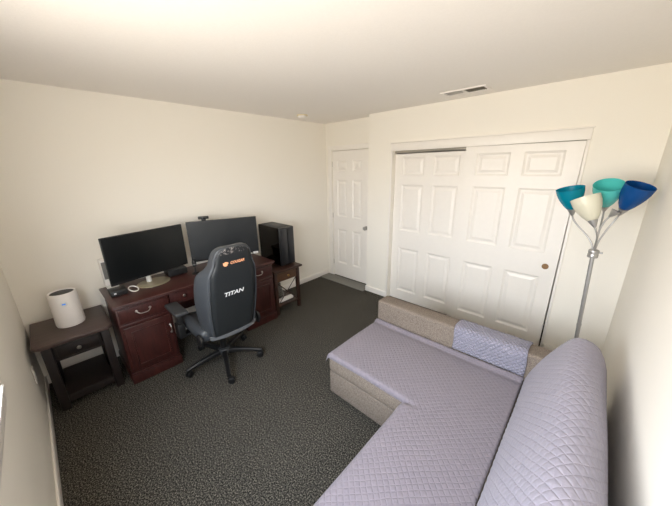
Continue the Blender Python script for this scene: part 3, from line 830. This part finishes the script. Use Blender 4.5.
# quilted cover laid over the armrest
AP = [(CHY1 - .006, SZ + .034), (CHY1 - .007, .50), (CHY1 - .007, .575), (CHY1 + .004, .606), (CHY1 + .025, .616), (CHY1 + .076, .617), (CHY1 + .136, .616), (CHY1 + .156, .606), (CHY1 + .165, .584), (CHY1 + .165, .36)]
ap = resample(AP, 46)
xs_ = [2.662 + k * .011 for k in range(44)]
def arm_pos(i, j):
    p, s = ap[i]; x = xs_[j]
    a = ap[max(0, i - 1)][0]; b = ap[min(len(ap) - 1, i + 1)][0]; t = (b - a).normalized(); n = Vector((-t.y, t.x))
    g = .004 + .004 * groove(s * 1.5, x * 1.5) + .003 * mathutils.noise.noise(Vector((x * 40, s * 40, 0)))
    e = .004 * math.sin(s * 22)
    return (x + e, p.x + n.x * g, p.y + n.y * g)
tag(obj('armrest_cover', MB().grid_uv(arm_pos, len(ap), len(xs_), lambda i, j: (ap[i][1], xs_[j])), M['quilt_fine'], loc=(2.85, CHY1 + .07, .61), angle=180, solid=.004),
    'pale lavender puckered pad draped over the low sofa armrest', 'sofa cover')

# ------------------------------------------------------------------ floor lamp
LX, LY = 3.335, -.55
lp = thing('floor_lamp', 'silver floor lamp with teal, cream, mint and blue cone shades beside the closet', 'lamp', (LX, LY, 0))
obj('base', MB().lathe([(.125, .001), (.128, .008), (.12, .018), (.05, .026), (.018, .04)], Matrix.Translation((LX + .045, LY, 0)), 40), M['silver'], lp)
PB_ = Vector((LX + .045, LY, .0405)); PT_ = Vector((LX - .006, LY, 1.155))
pm = PB_.lerp(PT_, .52)
obj('pole', MB().cyl(PB_, PT_, .0125, n=20).tube([PB_.lerp(PT_, .515), PB_.lerp(PT_, .517), PB_.lerp(PT_, .533), PB_.lerp(PT_, .535)], [.0127, .0145, .0145, .0127], 20), M['silver'], lp)
cxx = LX - .007
obj('collar', MB().lathe([(.013, 1.1555), (.029, 1.158), (.030, 1.161), (.030, 1.181), (.028, 1.184), (.028, 1.188), (.030, 1.191), (.030, 1.209), (.027, 1.213), (.008, 1.214)], Matrix.Translation((cxx, LY, 0)), 28).cyl((cxx + .029, LY - .004, 1.198), (cxx + .048, LY - .004, 1.198), .007, n=12).cyl((cxx, LY - .028, 1.198), (cxx, LY - .036, 1.198), .006, n=12), M['silver'], lp)
def shade_mat(name, col):
    t = NT(name); c = lin(col)
    t.b.inputs['Base Color'].default_value = c; t.b.inputs['Roughness'].default_value = .25
    tr = t.n('ShaderNodeBsdfTranslucent'); tr.inputs['Color'].default_value = c
    mx = t.n('ShaderNodeMixShader'); mx.inputs[0].default_value = .35
    out = t.N['Material Output']
    t.l(t.b.outputs[0], mx.inputs[1]); t.l(tr.outputs[0], mx.inputs[2]); t.l(mx.outputs[0], out.inputs['Surface'])
    return t.m
top = Vector((LX - .007, LY, 1.205))
def bez(a, b, c, d, n=18):
    return [a * (1 - t) ** 3 + b * 3 * t * (1 - t) ** 2 + c * 3 * t * t * (1 - t) + d * t ** 3 for t in [k / n for k in range(n + 1)]]
def frame(tip, ax):
    z = ax.normalized(); x = z.cross(Vector((0, 1, .01))).normalized(); y = z.cross(x)
    return Matrix(((x.x, y.x, z.x, tip.x), (x.y, y.y, z.y, tip.y), (x.z, y.z, z.z, tip.z), (0, 0, 0, 1)))
for nm, col, tip, rim in (
        ('teal', (0, 150, 178), (3.160, -.534, 1.468), (3.127, -.56, 1.613)),
        ('cream', (240, 238, 222), (3.288, -.64, 1.415), (3.222, -.612, 1.560)),
        ('mint green', (104, 218, 214), (3.327, -.428, 1.496), (3.318, -.51, 1.642)),
        ('navy blue', (18, 86, 158), (3.412, -.527, 1.490), (3.456, -.570, 1.642)),
        (None, None, (3.376, -.56, 1.478), (3.430, -.565, 1.565))):
    tip = Vector(tip); ax = (Vector(rim) - tip).normalized(); ln = (Vector(rim) - tip).length
    F = frame(tip, ax)
    s0 = tip - ax * .03
    start = top + Vector(((s0.x - LX) * .06, (s0.y - LY) * .12, 0))
    am = obj('gooseneck_arm', MB().tube(bez(start, start + Vector((0, 0, .10)), s0 - ax * .09, s0), .0055, 10), M['silver'], lp)
    obj('socket', MB().lathe([(.006, -.034), (.010, -.028), (.026, .012), (.027, .016), (.020, .018)], F, 24), M['silver'], am)
    if nm:
        prof = [(.0215, .0), (.030, .004), (.046, .03), (.060, .06), (.071, .09), (.078, .12), (.081, ln)]
        prof += [(.079, ln), (.076, .12), (.069, .09), (.058, .06), (.044, .032), (.028, .006)]
        if nm == 'navy blue': prof = [(r * .93, z) for r, z in prof]
        F2 = F @ Matrix.Translation((0, 0, .0165))
        sh = obj('lamp_shade', MB().lathe([(r, z * 1.0) for r, z in prof], F2, 40, (False, False)), shade_mat(nm.replace(' ', '_') + '_shade_plastic', col), lp, angle=80)
        sh['label'] = nm + ' cone shade'
        obj('bulb', MB().lathe([(.010, .019), (.011, .045), (.022, .065), (.026, .085), (.020, .104), (.004, .112)], F, 20), M['frost'], lp)

# ------------------------------------------------------------------ daylight through the window
sc = bpy.context.scene
w = bpy.data.worlds.new('daylight'); sc.world = w; w.use_nodes = True
t = w.node_tree; t.nodes.clear()
o_ = t.nodes.new('ShaderNodeOutputWorld'); bg = t.nodes.new('ShaderNodeBackground'); tc = t.nodes.new('ShaderNodeTexCoord')
sp_ = t.nodes.new('ShaderNodeSeparateXYZ'); mr = t.nodes.new('ShaderNodeMapRange'); cr = t.nodes.new('ShaderNodeValToRGB')
mr.inputs['From Min'].default_value = -1; mr.inputs['From Max'].default_value = 1
e = cr.color_ramp.elements
e[0].position = 0.0; e[0].color = (0.60, 0.55, 0.485, 1)
e[1].position = 1.0; e[1].color = (0.72, 0.84, 1.0, 1)
for p_, c_ in ((0.47, (0.70, 0.65, 0.575, 1)), (0.53, (0.95, 0.97, 1.0, 1)), (0.72, (0.86, 0.93, 1.0, 1))):
    q = e.new(p_); q.color = c_
bg.inputs['Strength'].default_value = 19.0
t.links.new(tc.outputs['Generated'], sp_.inputs[0]); t.links.new(sp_.outputs[2], mr.inputs[0]); t.links.new(mr.outputs[0], cr.inputs[0])
t.links.new(cr.outputs[0], bg.inputs[0]); t.links.new(bg.outputs[0], o_.inputs[0])
pl = bpy.data.lights.new('window_portal', 'AREA'); pl.shape = 'RECTANGLE'; pl.size = WX1 - WX0; pl.size_y = WZ1 - WZ0
pl.cycles.is_portal = True
po = bpy.data.objects.new('window_portal', pl); C.objects.link(po)
po.location = ((WX0 + WX1) / 2, -L - .125, (WZ0 + WZ1) / 2); po.rotation_euler = (R(90), 0, 0)

sc.cycles.max_bounces = 14; sc.cycles.diffuse_bounces = 10; sc.cycles.transparent_max_bounces = 12
sc.cycles.sample_clamp_indirect = 8

# ------------------------------------------------------------------ camera
cam = bpy.data.cameras.new('camera'); co = bpy.data.objects.new('camera', cam); C.objects.link(co)
yaw, pitch, roll = 2.322952108413073, -0.29633946703179265, -0.017373910555170163
f_ = Vector((math.cos(yaw) * math.cos(pitch), math.sin(yaw) * math.cos(pitch), math.sin(pitch)))
r_ = Vector((math.sin(yaw), -math.cos(yaw), 0)); u_ = r_.cross(f_)
c_, s_ = math.cos(roll), math.sin(roll)
r2, u2 = r_ * c_ + u_ * s_, u_ * c_ - r_ * s_
co.matrix_world = Matrix(((r2.x, u2.x, -f_.x, 3.278262), (r2.y, u2.y, -f_.y, -3.153852), (r2.z, u2.z, -f_.z, 1.792366), (0, 0, 0, 1)))
cam.sensor_width = 36; cam.lens = 278.08544 / 672 * 36; cam.clip_start = .02
sc.camera = co
sc.view_settings.view_transform = 'Standard'
sc.view_settings.look = 'None'
sc.view_settings.gamma = 1
sc.view_settings.use_curve_mapping = False
sc.view_settings.exposure = 0.0
